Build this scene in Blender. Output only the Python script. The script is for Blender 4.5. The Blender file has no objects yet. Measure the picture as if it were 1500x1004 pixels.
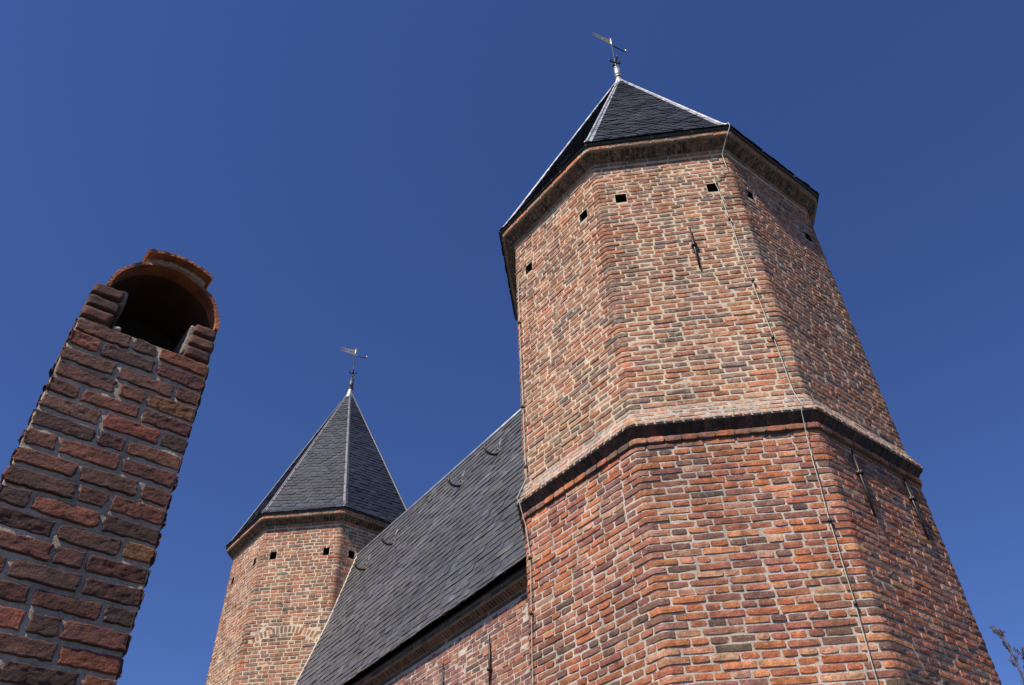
import bpy, math
import numpy as np
from mathutils import Vector, Matrix
sc = bpy.context.scene
rng = np.random.default_rng(7)
PI = math.pi
# ------------------------------------------------------------------ camera, sky, sun, exposure
CZ = 1.6                                   # eye height
cam_d = bpy.data.cameras.new("camera"); cam = bpy.data.objects.new("camera", cam_d)
sc.collection.objects.link(cam); sc.camera = cam
cam_d.sensor_width = 36.0; cam_d.lens = 1200.43 / 1500 * 36.0; cam_d.sensor_fit = 'HORIZONTAL'
cam_d.clip_start = 0.05; cam_d.clip_end = 6000
fw = Vector((0., 0.74233981, 0.67002358)); rt = Vector((0.99957464, 0.0195405, -0.02164952)); up = Vector((0.0291639, -0.66973858, 0.74202405))
cam.matrix_world = Matrix(((rt.x, up.x, -fw.x, 0), (rt.y, up.y, -fw.y, 0), (rt.z, up.z, -fw.z, CZ), (0, 0, 0, 1)))
SUN_A, SUN_E = -0.67, math.radians(52)
sdir = Vector((math.sin(SUN_A) * math.cos(SUN_E), -math.cos(SUN_A) * math.cos(SUN_E), math.sin(SUN_E)))
w = bpy.data.worlds.new("World"); sc.world = w; w.use_nodes = True
nt = w.node_tree; sky = nt.nodes.new('ShaderNodeTexSky'); sky.sky_type = 'NISHITA'; sky.sun_disc = False
sky.sun_elevation = SUN_E; sky.sun_rotation = math.atan2(sdir.x, sdir.y)
sky.altitude = 0; sky.air_density = 1.0; sky.dust_density = 0.0; sky.ozone_density = 5.0
tint = nt.nodes.new('ShaderNodeMix'); tint.data_type = 'RGBA'; tint.blend_type = 'MULTIPLY'; tint.inputs[0].default_value = 1.0
tint.inputs[7].default_value = (.78, .92, 1.40, 1)      # the deep polarised blue of this sky
nt.links.new(sky.outputs[0], tint.inputs[6]); nt.links.new(tint.outputs[2], nt.nodes['Background'].inputs[0]); nt.nodes['Background'].inputs[1].default_value = 0.057
sl = bpy.data.lights.new("sun", 'SUN'); sl.energy = 5.0; sl.angle = math.radians(0.53); sl.color = (1.0, 0.90, 0.77)
so = bpy.data.objects.new("sun", sl); sc.collection.objects.link(so); so.rotation_euler = sdir.to_track_quat('Z', 'Y').to_euler()
sc.view_settings.view_transform = 'Standard'; sc.view_settings.look = 'None'; sc.view_settings.gamma = 1.0
sc.view_settings.exposure = 0.46

# ------------------------------------------------------------------ helpers
def thing(name, label, cat, loc, group=None):
    o = bpy.data.objects.new(name, None); sc.collection.objects.link(o); o.location = loc
    o.empty_display_size = .3
    o['label'] = label; o['category'] = cat
    if group: o['group'] = group
    return o
class MB:
    """collects vertices and faces, then links them as one mesh object"""
    def __init__(s): s.v = []; s.c = []; s.f = []; s.m = []; s.n = 0; s.sm = []
    def add(s, v, f, mat=0, col=(1, 1, 1), smooth=True):
        v = np.asarray(v, float).reshape(-1, 3)
        c = np.asarray(col, float)
        if c.ndim == 1: c = np.tile(c[:3], (len(v), 1))
        s.v.append(v); s.c.append(c)
        if isinstance(f, np.ndarray): f = [(f + s.n)]; s.f.append(f[0]); k = len(f[0])
        else:
            g = {}
            for q in f: g.setdefault(len(q), []).append(q)
            k = None
            for L, qs in g.items():
                a = np.array(qs) + s.n; s.f.append(a); s.m.append(np.full(len(a), mat)); s.sm.append(np.full(len(a), smooth))
            s.n += len(v); return
        s.m.append(np.full(k, mat)); s.sm.append(np.full(k, smooth)); s.n += len(v)
    def build(s, name, mats, parent=None, label=None):
        V = np.concatenate(s.v); Cc = np.concatenate(s.c)
        root = parent
        while root is not None and root.parent is not None: root = root.parent
        if root is not None: V = V - np.array(root.location)
        me = bpy.data.meshes.new(name)
        me.vertices.add(len(V)); me.vertices.foreach_set('co', V.astype(np.float32).ravel())
        loops = np.concatenate([a.ravel() for a in s.f]); tot = np.concatenate([np.full(len(a), a.shape[1]) for a in s.f])
        st = np.concatenate([[0], np.cumsum(tot)[:-1]])
        me.loops.add(len(loops)); me.loops.foreach_set('vertex_index', loops.astype(np.int32))
        me.polygons.add(len(tot)); me.polygons.foreach_set('loop_start', st.astype(np.int32)); me.polygons.foreach_set('loop_total', tot.astype(np.int32))
        me.polygons.foreach_set('material_index', np.concatenate(s.m).astype(np.int32))
        me.polygons.foreach_set('use_smooth', np.concatenate(s.sm).astype(bool))
        me.update(calc_edges=True); me.validate()
        at = me.color_attributes.new('Col', 'FLOAT_COLOR', 'POINT')
        at.data.foreach_set('color', np.hstack([Cc, np.ones((len(Cc), 1))]).astype(np.float32).ravel())
        for m_ in (mats if isinstance(mats, (list, tuple)) else [mats]): me.materials.append(m_)
        o = bpy.data.objects.new(name, me); sc.collection.objects.link(o)
        if parent is not None: o.parent = parent
        if label: o['label'] = label
        return o
def hash2(i, j, s=0):
    x = (np.asarray(i).astype(np.int64) * 374761393 + np.asarray(j).astype(np.int64) * 668265263 + s * 1442695041) & 0xffffffff
    x = ((x ^ (x >> 13)) * 1274126177) & 0xffffffff
    x = ((x ^ (x >> 16)) * 2246822519) & 0xffffffff
    return ((x ^ (x >> 15)) & 0xffff) / 65535.0
def vnoise(x, y, s=0):
    xi = np.floor(x); yi = np.floor(y); fx = x - xi; fy = y - yi
    fx = fx * fx * (3 - 2 * fx); fy = fy * fy * (3 - 2 * fy)
    a = hash2(xi, yi, s); b = hash2(xi + 1, yi, s); c = hash2(xi, yi + 1, s); d = hash2(xi + 1, yi + 1, s)
    return ((a * (1 - fx) + b * fx) * (1 - fy) + (c * (1 - fx) + d * fx) * fy) * 2 - 1
def tube(mb, pts, r, n=8, mat=0, col=(1, 1, 1), cap=True):
    P = [Vector(p) for p in pts]; rr = r if hasattr(r, '__len__') else [r] * len(P)
    V = []; F = []
    t = (P[1] - P[0]).normalized(); a = t.orthogonal().normalized()
    for i, p in enumerate(P):
        t = ((P[min(i + 1, len(P) - 1)] - P[max(i - 1, 0)])).normalized()
        a = (a - t * a.dot(t)).normalized(); b = t.cross(a)
        for k in range(n):
            q = 2 * PI * k / n; V.append(p + (a * math.cos(q) + b * math.sin(q)) * rr[i])
    for i in range(len(P) - 1):
        for k in range(n): F.append((i * n + k, i * n + (k + 1) % n, (i + 1) * n + (k + 1) % n, (i + 1) * n + k))
    if cap: F.append(tuple(range(n))[::-1]); F.append(tuple((len(P) - 1) * n + k for k in range(n)))
    mb.add([tuple(v) for v in V], F, mat, col)
def box(mb, o, ax, ay, az, mat=0, col=(1, 1, 1)):
    """box from corner o with edge vectors ax, ay, az (right-handed)"""
    o, ax, ay, az = map(np.array, (o, ax, ay, az))
    V = [o, o + ax, o + ax + ay, o + ay, o + az, o + ax + az, o + ax + ay + az, o + ay + az]
    mb.add(V, [(0, 3, 2, 1), (4, 5, 6, 7), (0, 1, 5, 4), (1, 2, 6, 5), (2, 3, 7, 6), (3, 0, 4, 7)], mat, col, False)
def ball(mb, c, r, mat=0, n=10):
    V = []; F = []
    for i in range(n + 1):
        for k in range(n):
            a = PI * i / n; b = 2 * PI * k / n
            V.append((c[0] + r * math.sin(a) * math.cos(b), c[1] + r * math.sin(a) * math.sin(b), c[2] + r * math.cos(a)))
    for i in range(n):
        for k in range(n): F.append((i * n + k, (i + 1) * n + k, (i + 1) * n + (k + 1) % n, i * n + (k + 1) % n))
    mb.add(V, F, mat)
# ------------------------------------------------------------------ materials
def mat(name): m = bpy.data.materials.new(name); m.use_nodes = True; return m, m.node_tree, m.node_tree.nodes['Principled BSDF']
def N(nt, t, **k):
    n = nt.nodes.new(t)
    for a, b in k.items(): setattr(n, a, b)
    return n
def noise(nt, scale, detail=4, rough=.6, co=None, dist=0.):
    n = N(nt, 'ShaderNodeTexNoise'); n.inputs['Scale'].default_value = scale; n.inputs['Detail'].default_value = detail
    n.inputs['Roughness'].default_value = rough; n.inputs['Distortion'].default_value = dist
    if co is not None: nt.links.new(co, n.inputs['Vector'])
    return n.outputs['Fac']
def ramp(nt, inp, stops):
    r = N(nt, 'ShaderNodeValToRGB'); e = r.color_ramp.elements
    e[0].position = stops[0][0]; e[0].color = (*stops[0][1], 1) if hasattr(stops[0][1], '__len__') else (stops[0][1],) * 3 + (1,)
    for i, (p, c) in enumerate(stops[1:]):
        q = e[1] if i == 0 else e.new(p); q.position = p; q.color = (*c, 1) if hasattr(c, '__len__') else (c, c, c, 1)
    nt.links.new(inp, r.inputs[0]); return r.outputs[0]
def mix(nt, a, b, f, mode='MIX'):
    m = N(nt, 'ShaderNodeMix', data_type='RGBA', blend_type=mode)
    for s, v in ((6, a), (7, b), (0, f)):
        if isinstance(v, (int, float)): m.inputs[s].default_value = v
        elif isinstance(v, tuple): m.inputs[s].default_value = (*v, 1)
        else: nt.links.new(v, m.inputs[s])
    return m.outputs[2]
def bump(nt, b, h, strength, dist=.01):
    n = N(nt, 'ShaderNodeBump'); n.inputs['Strength'].default_value = strength; n.inputs['Distance'].default_value = dist
    nt.links.new(h, n.inputs['Height']); nt.links.new(n.outputs[0], b.inputs['Normal'])
def brick_mat(name, smear_col, smear_lo, smear_hi, fine=80, bstr=.85):
    m, nt, b = mat(name); co = N(nt, 'ShaderNodeTexCoord').outputs['Object']
    at = N(nt, 'ShaderNodeAttribute', attribute_name='Col').outputs['Color']
    n1 = noise(nt, 14, 5, .65, co); n2 = noise(nt, fine, 4, .7, co); n3 = noise(nt, 34, 5, .7, co)
    c = mix(nt, at, ramp(nt, n1, [(.28, .55), (.72, 1.4)]), 1., 'MULTIPLY')
    c = mix(nt, c, ramp(nt, n2, [(.32, .5), (.68, 1.42)]), .9, 'MULTIPLY')
    mp_ = N(nt, 'ShaderNodeMapping'); mp_.inputs['Scale'].default_value = (5, 5, .55); nt.links.new(co, mp_.inputs[0])
    c = mix(nt, c, ramp(nt, noise(nt, 1., 5, .65, mp_.outputs[0]), [(.36, .66), (.52, 1.03)]), .75, 'MULTIPLY')   # rain streaks
    c = mix(nt, c, (.055, .04, .035), ramp(nt, n3, [(.64, 0.), (.78, .5)]))          # soot and burnt spots
    c = mix(nt, c, smear_col, ramp(nt, noise(nt, 22, 6, .75, co, .4), [(smear_lo, 0.), (smear_hi, .85)]))  # lime smears
    nt.links.new(c, b.inputs['Base Color']); b.inputs['Roughness'].default_value = .92
    bump(nt, b, mix(nt, n2, n3, .5), bstr, .012); return m
def mortar_mat(name, c0, c1, c2):
    m, nt, b = mat(name); co = N(nt, 'ShaderNodeTexCoord').outputs['Object']
    n1 = noise(nt, 3.5, 5, .6, co); n2 = noise(nt, 60, 5, .75, co)
    c = ramp(nt, n1, [(.3, c0), (.55, c1), (.8, c2)])
    c = mix(nt, c, ramp(nt, n2, [(.3, .6), (.7, 1.25)]), 1., 'MULTIPLY')
    mp_ = N(nt, 'ShaderNodeMapping'); mp_.inputs['Scale'].default_value = (5, 5, .55); nt.links.new(co, mp_.inputs[0])
    c = mix(nt, c, ramp(nt, noise(nt, 1., 5, .65, mp_.outputs[0]), [(.36, .66), (.52, 1.03)]), .75, 'MULTIPLY')
    nt.links.new(c, b.inputs['Base Color']); b.inputs['Roughness'].default_value = .95
    bump(nt, b, n2, .8, .012); return m
def plain(name, col, rough=.5, metal=0., sc_=8, var=.35, bstr=.15, spec=.5):
    m, nt, b = mat(name); co = N(nt, 'ShaderNodeTexCoord').outputs['Object']
    n1 = noise(nt, sc_, 6, .65, co)
    c = mix(nt, col, ramp(nt, n1, [(.25, 1 - var), (.75, 1 + var)]), 1., 'MULTIPLY')
    nt.links.new(c, b.inputs['Base Color']); b.inputs['Metallic'].default_value = metal
    nt.links.new(ramp(nt, n1, [(.3, max(0, rough - .12)), (.7, min(1, rough + .12))]), b.inputs['Roughness'])
    bump(nt, b, noise(nt, sc_ * 6, 4, .6, co), bstr, .01); return m
M_BR_LO = brick_mat('brick_red', (.42, .34, .28), .56, .80)
M_BR_UP = brick_mat('brick_limed', (.48, .40, .30), .50, .72)
M_BR_LM = brick_mat('brick_limewashed', (.44, .41, .35), .44, .62)
M_BR_CH = brick_mat('brick_dark', (.34, .28, .22), .68, .9, 130, .6)
M_MO_LO = mortar_mat('mortar_grey', (.44, .37, .31), (.54, .46, .39), (.62, .54, .46))
M_MO_UP = mortar_mat('mortar_cream', (.51, .425, .31), (.62, .52, .385), (.71, .61, .46))
M_MO_ST = mortar_mat('mortar_weathered', (.34, .31, .26), (.46, .42, .355), (.56, .51, .43))
M_MO_MD = mortar_mat('mortar_shaded_stained', (.20, .17, .14), (.30, .25, .20), (.40, .34, .27))  # paints shade into cornice undersides; also the stained mortar of the chimney jambs
M_MO_DK = mortar_mat('mortar_shaded', (.07, .06, .055), (.11, .095, .085), (.17, .15, .13))  # dark tone paints the shade below the string-course lip
M_MO_CH = mortar_mat('mortar_rough', (.38, .31, .24), (.52, .43, .34), (.62, .53, .43))
M_HOLE = plain('dark_cavity', (.035, .028, .025), .95)  # near-black lining of the wall holes, soot in the flue
M_LEAD = plain('lead', (.38, .39, .42), .42, .55, 5, .35, .1)
M_LEADM = plain('grey_lead', (.10, .105, .125), .55, .3, 5, .35, .1)
M_LEADD = plain('dark_lead', (.07, .075, .085), .5, .4, 6, .4, .1)
M_IRON = plain('wrought_iron', (.045, .04, .038), .45, .6, 20, .4, .2)
M_COP = plain('patinated_copper', (.42, .46, .40), .6, .2, 12, .3, .1)
M_GILT = plain('worn_gilding', (.75, .62, .38), .32, .7, 20, .3, .1)
M_TIMBER = plain('dark_board', (.05, .042, .038), .8, 0, 10, .4, .3)
M_SOOT = plain('sooty_terracotta', (.075, .03, .018), .9, 0, 14, .45, .35)
M_TILE = plain('terracotta', (.30, .098, .045), .9, 0, 11, .6, .7)
M_STONE = plain('pale_fillet', (.55, .50, .43), .9, 0, 20, .3, .4)
def slate_mat(name, c0, c1, lich=.6, spec=.45):
    m, nt, b = mat(name); co = N(nt, 'ShaderNodeTexCoord').outputs['Object']
    at = N(nt, 'ShaderNodeAttribute', attribute_name='Col').outputs['Color']
    n1 = noise(nt, 7, 6, .7, co); n2 = noise(nt, 55, 4, .7, co)
    c = mix(nt, at, ramp(nt, n1, [(.25, c0), (.75, c1)]), 1., 'MULTIPLY')
    c = mix(nt, c, ramp(nt, n2, [(.3, .7), (.7, 1.3)]), .7, 'MULTIPLY')
    c = mix(nt, c, (.17, .16, .13), ramp(nt, noise(nt, 26, 5, .8, co), [(.62, 0.), (.78, lich)]))
    nt.links.new(c, b.inputs['Base Color'])
    nt.links.new(ramp(nt, n1, [(.3, .42), (.7, .6)]), b.inputs['Roughness']); b.inputs['Specular IOR Level'].default_value = spec
    bump(nt, b, n2, .35, .008); return m
M_SLATE = slate_mat('slate', (.7, .7, .72), (1.25, 1.27, 1.3))
M_SLATE_S = slate_mat('blue_black_slate', (.75, .75, .78), (1.2, 1.22, 1.28), .06, .22)

# ------------------------------------------------------------------ brick rings
class Ring:
    def __init__(s, corners, off=lambda z: 0 * z, w=.03):
        s.C = np.array(corners, float); s.n = len(s.C); s.off = off; s.w = w
        D = np.roll(s.C, -1, 0) - s.C; s.L = np.hypot(D[:, 0], D[:, 1]); s.D = D / s.L[:, None]
        s.Nn = np.stack([s.D[:, 1], -s.D[:, 0]], 1); s.cum = np.concatenate([[0], np.cumsum(s.L)]); s.per = s.cum[-1]
    def map(s, u, z, d):
        u = np.mod(u, s.per); i = np.clip(np.searchsorted(s.cum, u, 'right') - 1, 0, s.n - 1); t = u - s.cum[i]
        P = s.C[i] + s.D[i] * t[:, None]; Nn = s.Nn[i].copy(); k = np.ones(len(u)); w = s.w
        for lo in (True, False):
            m = (t < w) if lo else (t > s.L[i] - w)
            if not m.any(): continue
            ii = i[m]; a = (ii - 1) % s.n if lo else ii; b = ii if lo else (ii + 1) % s.n
            c = s.C[b]; q = (.5 + t[m] / (2 * w)) if lo else ((t[m] - (s.L[ii] - w)) / (2 * w))
            q = q[:, None]; A = c - s.D[a] * w; B = c + s.D[b] * w
            P[m] = (1 - q) ** 2 * A + 2 * q * (1 - q) * c + q * q * B
            nn = s.Nn[a] * (1 - q) + s.Nn[b] * q; nn /= np.linalg.norm(nn, axis=1)[:, None]; Nn[m] = nn
            ch = np.sqrt((1 + (s.Nn[a] * s.Nn[b]).sum(1)) / 2)
            k[m] = 1 + (1 / ch - 1) * (1 - np.abs(2 * q[:, 0] - 1))
        dd = (d + s.off(z)) * k
        return np.column_stack([P + Nn * dd[:, None], z])
def grid_faces(nu, nv, nb):
    i, j = np.meshgrid(np.arange(nu - 1), np.arange(nv - 1), indexing='ij'); a = (i * nv + j).ravel()
    q = np.stack([a, a + nv, a + nv + 1, a + 1], 1)
    return (q[None] + (np.arange(nb) * nu * nv)[:, None, None]).reshape(-1, 4)
def place_bricks(mb, ring, B, cols, gx=6, gy=5, rad=.009, amp=.0018, nf=28., mat=0, emb=.009, rough=.0015, smooth=False):
    """B rows: cu, cz, hu, hz, rot, depth"""
    if len(B) == 0: return
    B = np.asarray(B, float); nb = len(B)
    def axis(n, e):
        return np.concatenate([[-1, -1 + e], np.linspace(-1 + e, 1 - e, n - 2)[1:-1], [1 - e, 1]])
    ex = .028; ey = .10
    X, Y = np.meshgrid(axis(gx, ex), axis(gy, ey), indexing='ij'); X = X.ravel(); Y = Y.ravel()
    edge = (np.abs(X) > .999) | (np.abs(Y) > .999)
    hu = B[:, 2][:, None]; hz = B[:, 3][:, None]
    x = X[None] * hu; y = Y[None] * hz
    r = np.minimum(rad * (0.5 + 1.3 * rng.random((nb, 1))), hz * .8)
    ax_ = np.abs(x) - (hu - r); ay_ = np.abs(y) - (hz - r)
    L = np.sqrt(np.maximum(ax_, 0) ** 2 + np.maximum(ay_, 0) ** 2); m = (ax_ > 0) & (ay_ > 0) & (L > r)
    sc_ = np.where(m, r / np.maximum(L, 1e-9), 1)
    x = np.where(m, np.sign(x) * (hu - r + ax_ * sc_), x); y = np.where(m, np.sign(y) * (hz - r + ay_ * sc_), y)
    sd = rng.integers(0, 10000, (nb, 1)) * 1.37
    x = x + vnoise(x * 60 + sd, y * 60 + sd, 1) * rough * 1.6; y = y + vnoise(x * 45 + sd, y * 60 - sd, 2) * rough
    # taper / skew of hand-made bricks
    y = y * (1 + (x / hu) * rng.normal(0, .05, (nb, 1)))
    ro = B[:, 4][:, None]; u = B[:, 0][:, None] + x * np.cos(ro) - y * np.sin(ro); z = B[:, 1][:, None] + x * np.sin(ro) + y * np.cos(ro)
    dn = B[:, 5][:, None] + amp * vnoise(x * nf + sd, y * nf * 1.4 + sd, 3) + amp * .6 * vnoise(x * nf * 2.6 + sd, y * nf * 3 + sd, 4)
    dn = dn - .0016 * ((np.abs(Y) > .85) | (np.abs(X) > .95))[None]
    tilt = rng.normal(0, .0012, (nb, 1)) * X[None] + rng.normal(0, .0012, (nb, 1)) * Y[None]
    d = np.where(edge[None], B[:, 5][:, None] - emb, dn + tilt)
    V = ring.map(u.ravel(), z.ravel(), d.ravel())
    cols = np.asarray(cols, float).reshape(-1, 3)
    if len(cols) == nb and nb > 40:
        g1 = vnoise(B[:, 0] * .8 + 3, B[:, 1] * .7, 21)[:, None]; g2 = vnoise(B[:, 0] * 2.1 + 9, B[:, 1] * 1.9, 22)[:, None]
        cols = np.clip(cols * (1 + .16 * g1 + .14 * g2) * (1 + g2 * np.array([[.03, -.03, -.06]])), .01, .8)
    C = np.repeat(cols, X.size, 0)
    mb.add(V, grid_faces(gx, gy, nb), mat, C, smooth)
PAL_LO = [((.36, .125, .055), 6), ((.29, .105, .06), 5), ((.36, .165, .105), 3), ((.21, .095, .07), 4), ((.42, .18, .085), 1.8), ((.16, .085, .062), 1.6), ((.11, .07, .056), .35), ((.42, .225, .14), 1.6)]
PAL_UP = [((.38, .14, .07), 5), ((.31, .12, .068), 4), ((.40, .195, .12), 3.4), ((.23, .125, .092), 3.2), ((.43, .19, .095), 1.8), ((.18, .11, .085), 1.9), ((.125, .09, .072), .4)]
PAL_SHADE = [((.075, .045, .04), 5), ((.055, .038, .036), 4), ((.12, .06, .045), 2), ((.04, .032, .032), 3)]  # brick tones with the underside shade put into the colour
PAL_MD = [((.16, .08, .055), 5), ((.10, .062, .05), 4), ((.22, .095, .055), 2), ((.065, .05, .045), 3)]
PAL_CH = [((.118, .043, .029), 5), ((.095, .039, .029), 4), ((.07, .035, .028), 3), ((.18, .058, .033), 2.0), ((.25, .10, .045), .35), ((.13, .058, .042), 1.2)]
PAL_HALL = [((.25, .10, .075), 5), ((.20, .095, .08), 5), ((.30, .13, .085), 3), ((.13, .075, .068), 2.4), ((.36, .15, .08), 1.), ((.34, .2, .14), .8)]
def pick(pal, n, jit=.09):
    w_ = np.array([p[1] for p in pal], float); c = np.array([p[0] for p in pal])[rng.choice(len(pal), n, p=w_ / w_.sum())]
    return np.clip(c * (1 + rng.normal(0, jit, (n, 1))) * (1 + rng.normal(0, .04, (n, 3))), .01, .8)
def courses(ring, z0, z1, pitch, strl=.282, hdr=.142, joint=.014, corner=(.20, .10), holes=(), prot=.005, psig=.0022, skip=None):
    """English bond: stretcher course, header course. returns plain bricks, corner bricks"""
    A = []; K = []; n = int(round((z1 - z0) / pitch)); pz = (z1 - z0) / n
    for ci in range(n):
        za = z0 + ci * pz; zc = za + pz / 2; odd = ci % 2
        wob = rng.normal(0, .0012)
        iv = []
        for f in range(ring.n):
            u0, u1 = ring.cum[f], ring.cum[f + 1]
            a, b = (corner if odd else corner[::-1])
            a = a * rng.uniform(.8, 1.15); b = b * rng.uniform(.8, 1.15)
            if f == 0: first_a = a
            # corner brick at start of this face : from u0-prev_b to u0+a
            iv.append([u0, None, a, b])
        for f in range(ring.n):
            u0, _, a, b = iv[f]; pb = iv[f - 1][3]
            K.append((u0 + (a - pb) / 2, zc, (a + pb) / 2 - joint / 2, u0))
            s0 = u0 + a; s1 = ring.cum[f + 1] - b; Lr = s1 - s0; unit = strl if odd == 0 else hdr
            if Lr < hdr * .6: continue
            m = max(1, int(round(Lr / unit))); ws = np.ones(m) * 1.0; ws += rng.normal(0, .07, m)
            if odd == 0:
                for q in range(m):
                    if rng.random() < .13: ws[q] *= .55
            else:
                for q in range(m):
                    if rng.random() < .10: ws[q] *= 1.55
            ws *= Lr / ws.sum(); e = s0 + np.concatenate([[0], np.cumsum(ws)])
            for q in range(m):
                segs = [(e[q], e[q + 1])]
                for (hu0, hu1, hz0, hz1) in holes:
                    if zc + pz * .3 > hz0 and zc - pz * .3 < hz1:
                        ns = []
                        for (x0, x1) in segs:
                            if x1 <= hu0 or x0 >= hu1: ns.append((x0, x1))
                            else:
                                if hu0 - x0 > .035: ns.append((x0, hu0 + .004))
                                if x1 - hu1 > .035: ns.append((hu1 - .004, x1))
                        segs = ns
                for (x0, x1) in segs:
                    c = (x0 + x1) / 2
                    if skip and skip(c, zc, (x1 - x0) / 2, f): continue
                    jj = joint * rng.uniform(.75, 1.35)
                    A.append((c + rng.normal(0, .0015), zc + wob + rng.normal(0, .0017), (x1 - x0 - jj) / 2, (pz - joint * rng.uniform(.8, 1.25)) / 2, rng.normal(0, .006), max(prot * .45, prot + rng.normal(0, psig))))
        K[-ring.n:] = [(k[0], k[1] + wob, k[2], (pz - joint * rng.uniform(.8, 1.2)) / 2, 0., prot + .002 + rng.normal(0, psig)) for k in K[-ring.n:]]
    return A, K
def mortar(mb, ring, zs, ustep, holes=(), mat=1, amp=.0018, hole_mat=2, hd=.16):
    us = [0.]
    br = sorted(set([*ring.cum[:-1]] + [c + s * ring.w * q for c in ring.cum[:-1] for s in (-1, 1) for q in (1., .5)] + [h[0] for h in holes] + [h[1] for h in holes]))
    br = sorted(set(round(x % ring.per, 5) for x in br)); br.append(br[0] + ring.per); us = []
    for a, b in zip(br[:-1], br[1:]):
        k = max(1, int((b - a) / ustep)); us += list(np.linspace(a, b, k + 1)[:-1])
    us = np.array(us)
    zz = sorted(set([round(z, 5) for z in zs] + [round(h[2], 5) for h in holes] + [round(h[3], 5) for h in holes])); zz = np.array(zz)
    nu, nz = len(us), len(zz); U, Z = np.meshgrid(us, zz, indexing='ij')
    D = amp * vnoise(U * 34, Z * 34, 5) + amp * vnoise(U * 9, Z * 9, 6)
    V = ring.map(U.ravel(), Z.ravel(), D.ravel())
    i, j = np.meshgrid(np.arange(nu), np.arange(nz - 1), indexing='ij'); i2 = (i + 1) % nu
    uc = (us + np.roll(us, -1)) / 2; uc[-1] = (us[-1] + us[0] + ring.per) / 2; uc = uc % ring.per; zc = (zz[:-1] + zz[1:]) / 2
    keep = np.ones((nu, nz - 1), bool)
    for h in holes:
        keep &= ~(((uc[:, None] > h[0]) & (uc[:, None] < h[1])) & ((zc[None] > h[2]) & (zc[None] < h[3])))
    q = np.stack([i * nz + j, i2 * nz + j, i2 * nz + j + 1, i * nz + j + 1], -1)[keep]
    mb.add(V, q, mat)
    for (a, b, c, d) in holes:
        u = np.array([a, b, b, a] * 2); z = np.array([c, c, d, d] * 2); dd = np.array([.002] * 4 + [-hd] * 4)
        V = ring.map(u, z, dd)
        mb.add(V, [(0, 4, 5, 1), (1, 5, 6, 2), (2, 6, 7, 3), (3, 7, 4, 0), (4, 7, 6, 5)], hole_mat, smooth=False)

# ------------------------------------------------------------------ slates on a mapped surface
def slates(mb, mp, W0, W1, S1, row, wid, tilt, col, thick=.007, mat=0, lift=.011, colvar=.16, pr=None):
    """mp(x, s, d) -> points; x limits W0(s), W1(s); s from 0 (eave) to S1"""
    ct, st = math.cos(tilt), math.sin(tilt)
    xs = np.array([W0(0), W1(0), W0(S1), W1(S1)]); xm, xM = xs.min() - .3, xs.max() + .3
    cor = [(x * ct + s * st, -x * st + s * ct) for x in (xm, xM) for s in (0, S1)]
    a0, a1 = min(c[0] for c in cor), max(c[0] for c in cor); b0, b1 = min(c[1] for c in cor), max(c[1] for c in cor)
    VV = []; CC = []
    # outline (local p across, q along): rounded lower corner
    pr = pr or [(-.5, 1.9), (-.5, .22), (-.38, .07), (-.2, .0), (.08, -.02), (.33, .05), (.47, .2), (.5, 1.9)]
    nrow = int((b1 - b0) / row) + 3
    for j in range(nrow):
        b = b0 + (j - 1.5) * row; sh = (j % 2) * .5 + rng.normal(0, .04)
        for i in range(int((a1 - a0) / wid) + 3):
            a = a0 + (i - 1 + sh) * wid + rng.normal(0, .004)
            cx_, cs_ = a * ct - b * st, a * st + b * ct
            if cs_ < -row * 1.2 or cs_ > S1 + row: continue
            s_ = min(max(cs_, 0), S1)
            if cx_ < W0(s_) - wid or cx_ > W1(s_) + wid: continue
            ww = wid * rng.uniform(.97, 1.0); bb = b + rng.normal(0, .002); lf = lift * rng.uniform(.75, 1.5); rk = rng.normal(0, .0014)
            P = np.array([[a + p * ww, bb + q * row] for p, q in pr])
            X = P[:, 0] * ct - P[:, 1] * st; Sv = P[:, 0] * st + P[:, 1] * ct
            Sv = np.clip(Sv, -.012, S1); lo = np.array([W0(min(max(t, 0), S1)) for t in Sv]); hi = np.array([W1(min(max(t, 0), S1)) for t in Sv])
            X = np.clip(X, lo, hi)
            if X.max() - X.min() < .015 or Sv.max() - Sv.min() < .01: continue
            q_ = np.array([c[1] for c in pr]); d = lf * (1.9 - q_) / 1.9 + .002 + rk * np.array([c[0] for c in pr]) * 2
            VV.append(mp(X, Sv, d + thick)); VV.append(mp(X, Sv, d))
            c = np.array(col) * (1 + rng.normal(0, colvar)) * (rng.uniform(1.25, 1.6) if rng.random() < .025 else 1) * (1 + .2 * float(vnoise(np.array(a * 1.1), np.array(b * 1.3), 31))) * np.array([1 + rng.normal(0, .05), 1, 1 + rng.normal(0, .07)])
            CC.append(np.tile(np.clip(c, .01, 1), (16, 1)))
    n = len(CC)
    if not n: return
    base = [tuple(range(8))[::-1]]
    F8 = np.array([[7, 6, 5, 4, 3, 2, 1, 0]]); F8 = np.array([[0, 1, 2, 3, 4, 5, 6, 7]])
    off = (np.arange(n) * 16)[:, None]
    V = np.concatenate(VV); C = np.concatenate(CC)
    mb.v.append(V); mb.c.append(C)
    a = F8 + off + mb.n; mb.f.append(a); mb.m.append(np.full(n, mat)); mb.sm.append(np.full(n, False))
    qs = np.array([[k, k + 8, k + 9, k + 1] for k in range(7)])
    a = (qs[None] + off[:, :, None] + mb.n).reshape(-1, 4); mb.f.append(a); mb.m.append(np.full(len(a), mat)); mb.sm.append(np.full(len(a), False))
    mb.n += len(V)

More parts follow.
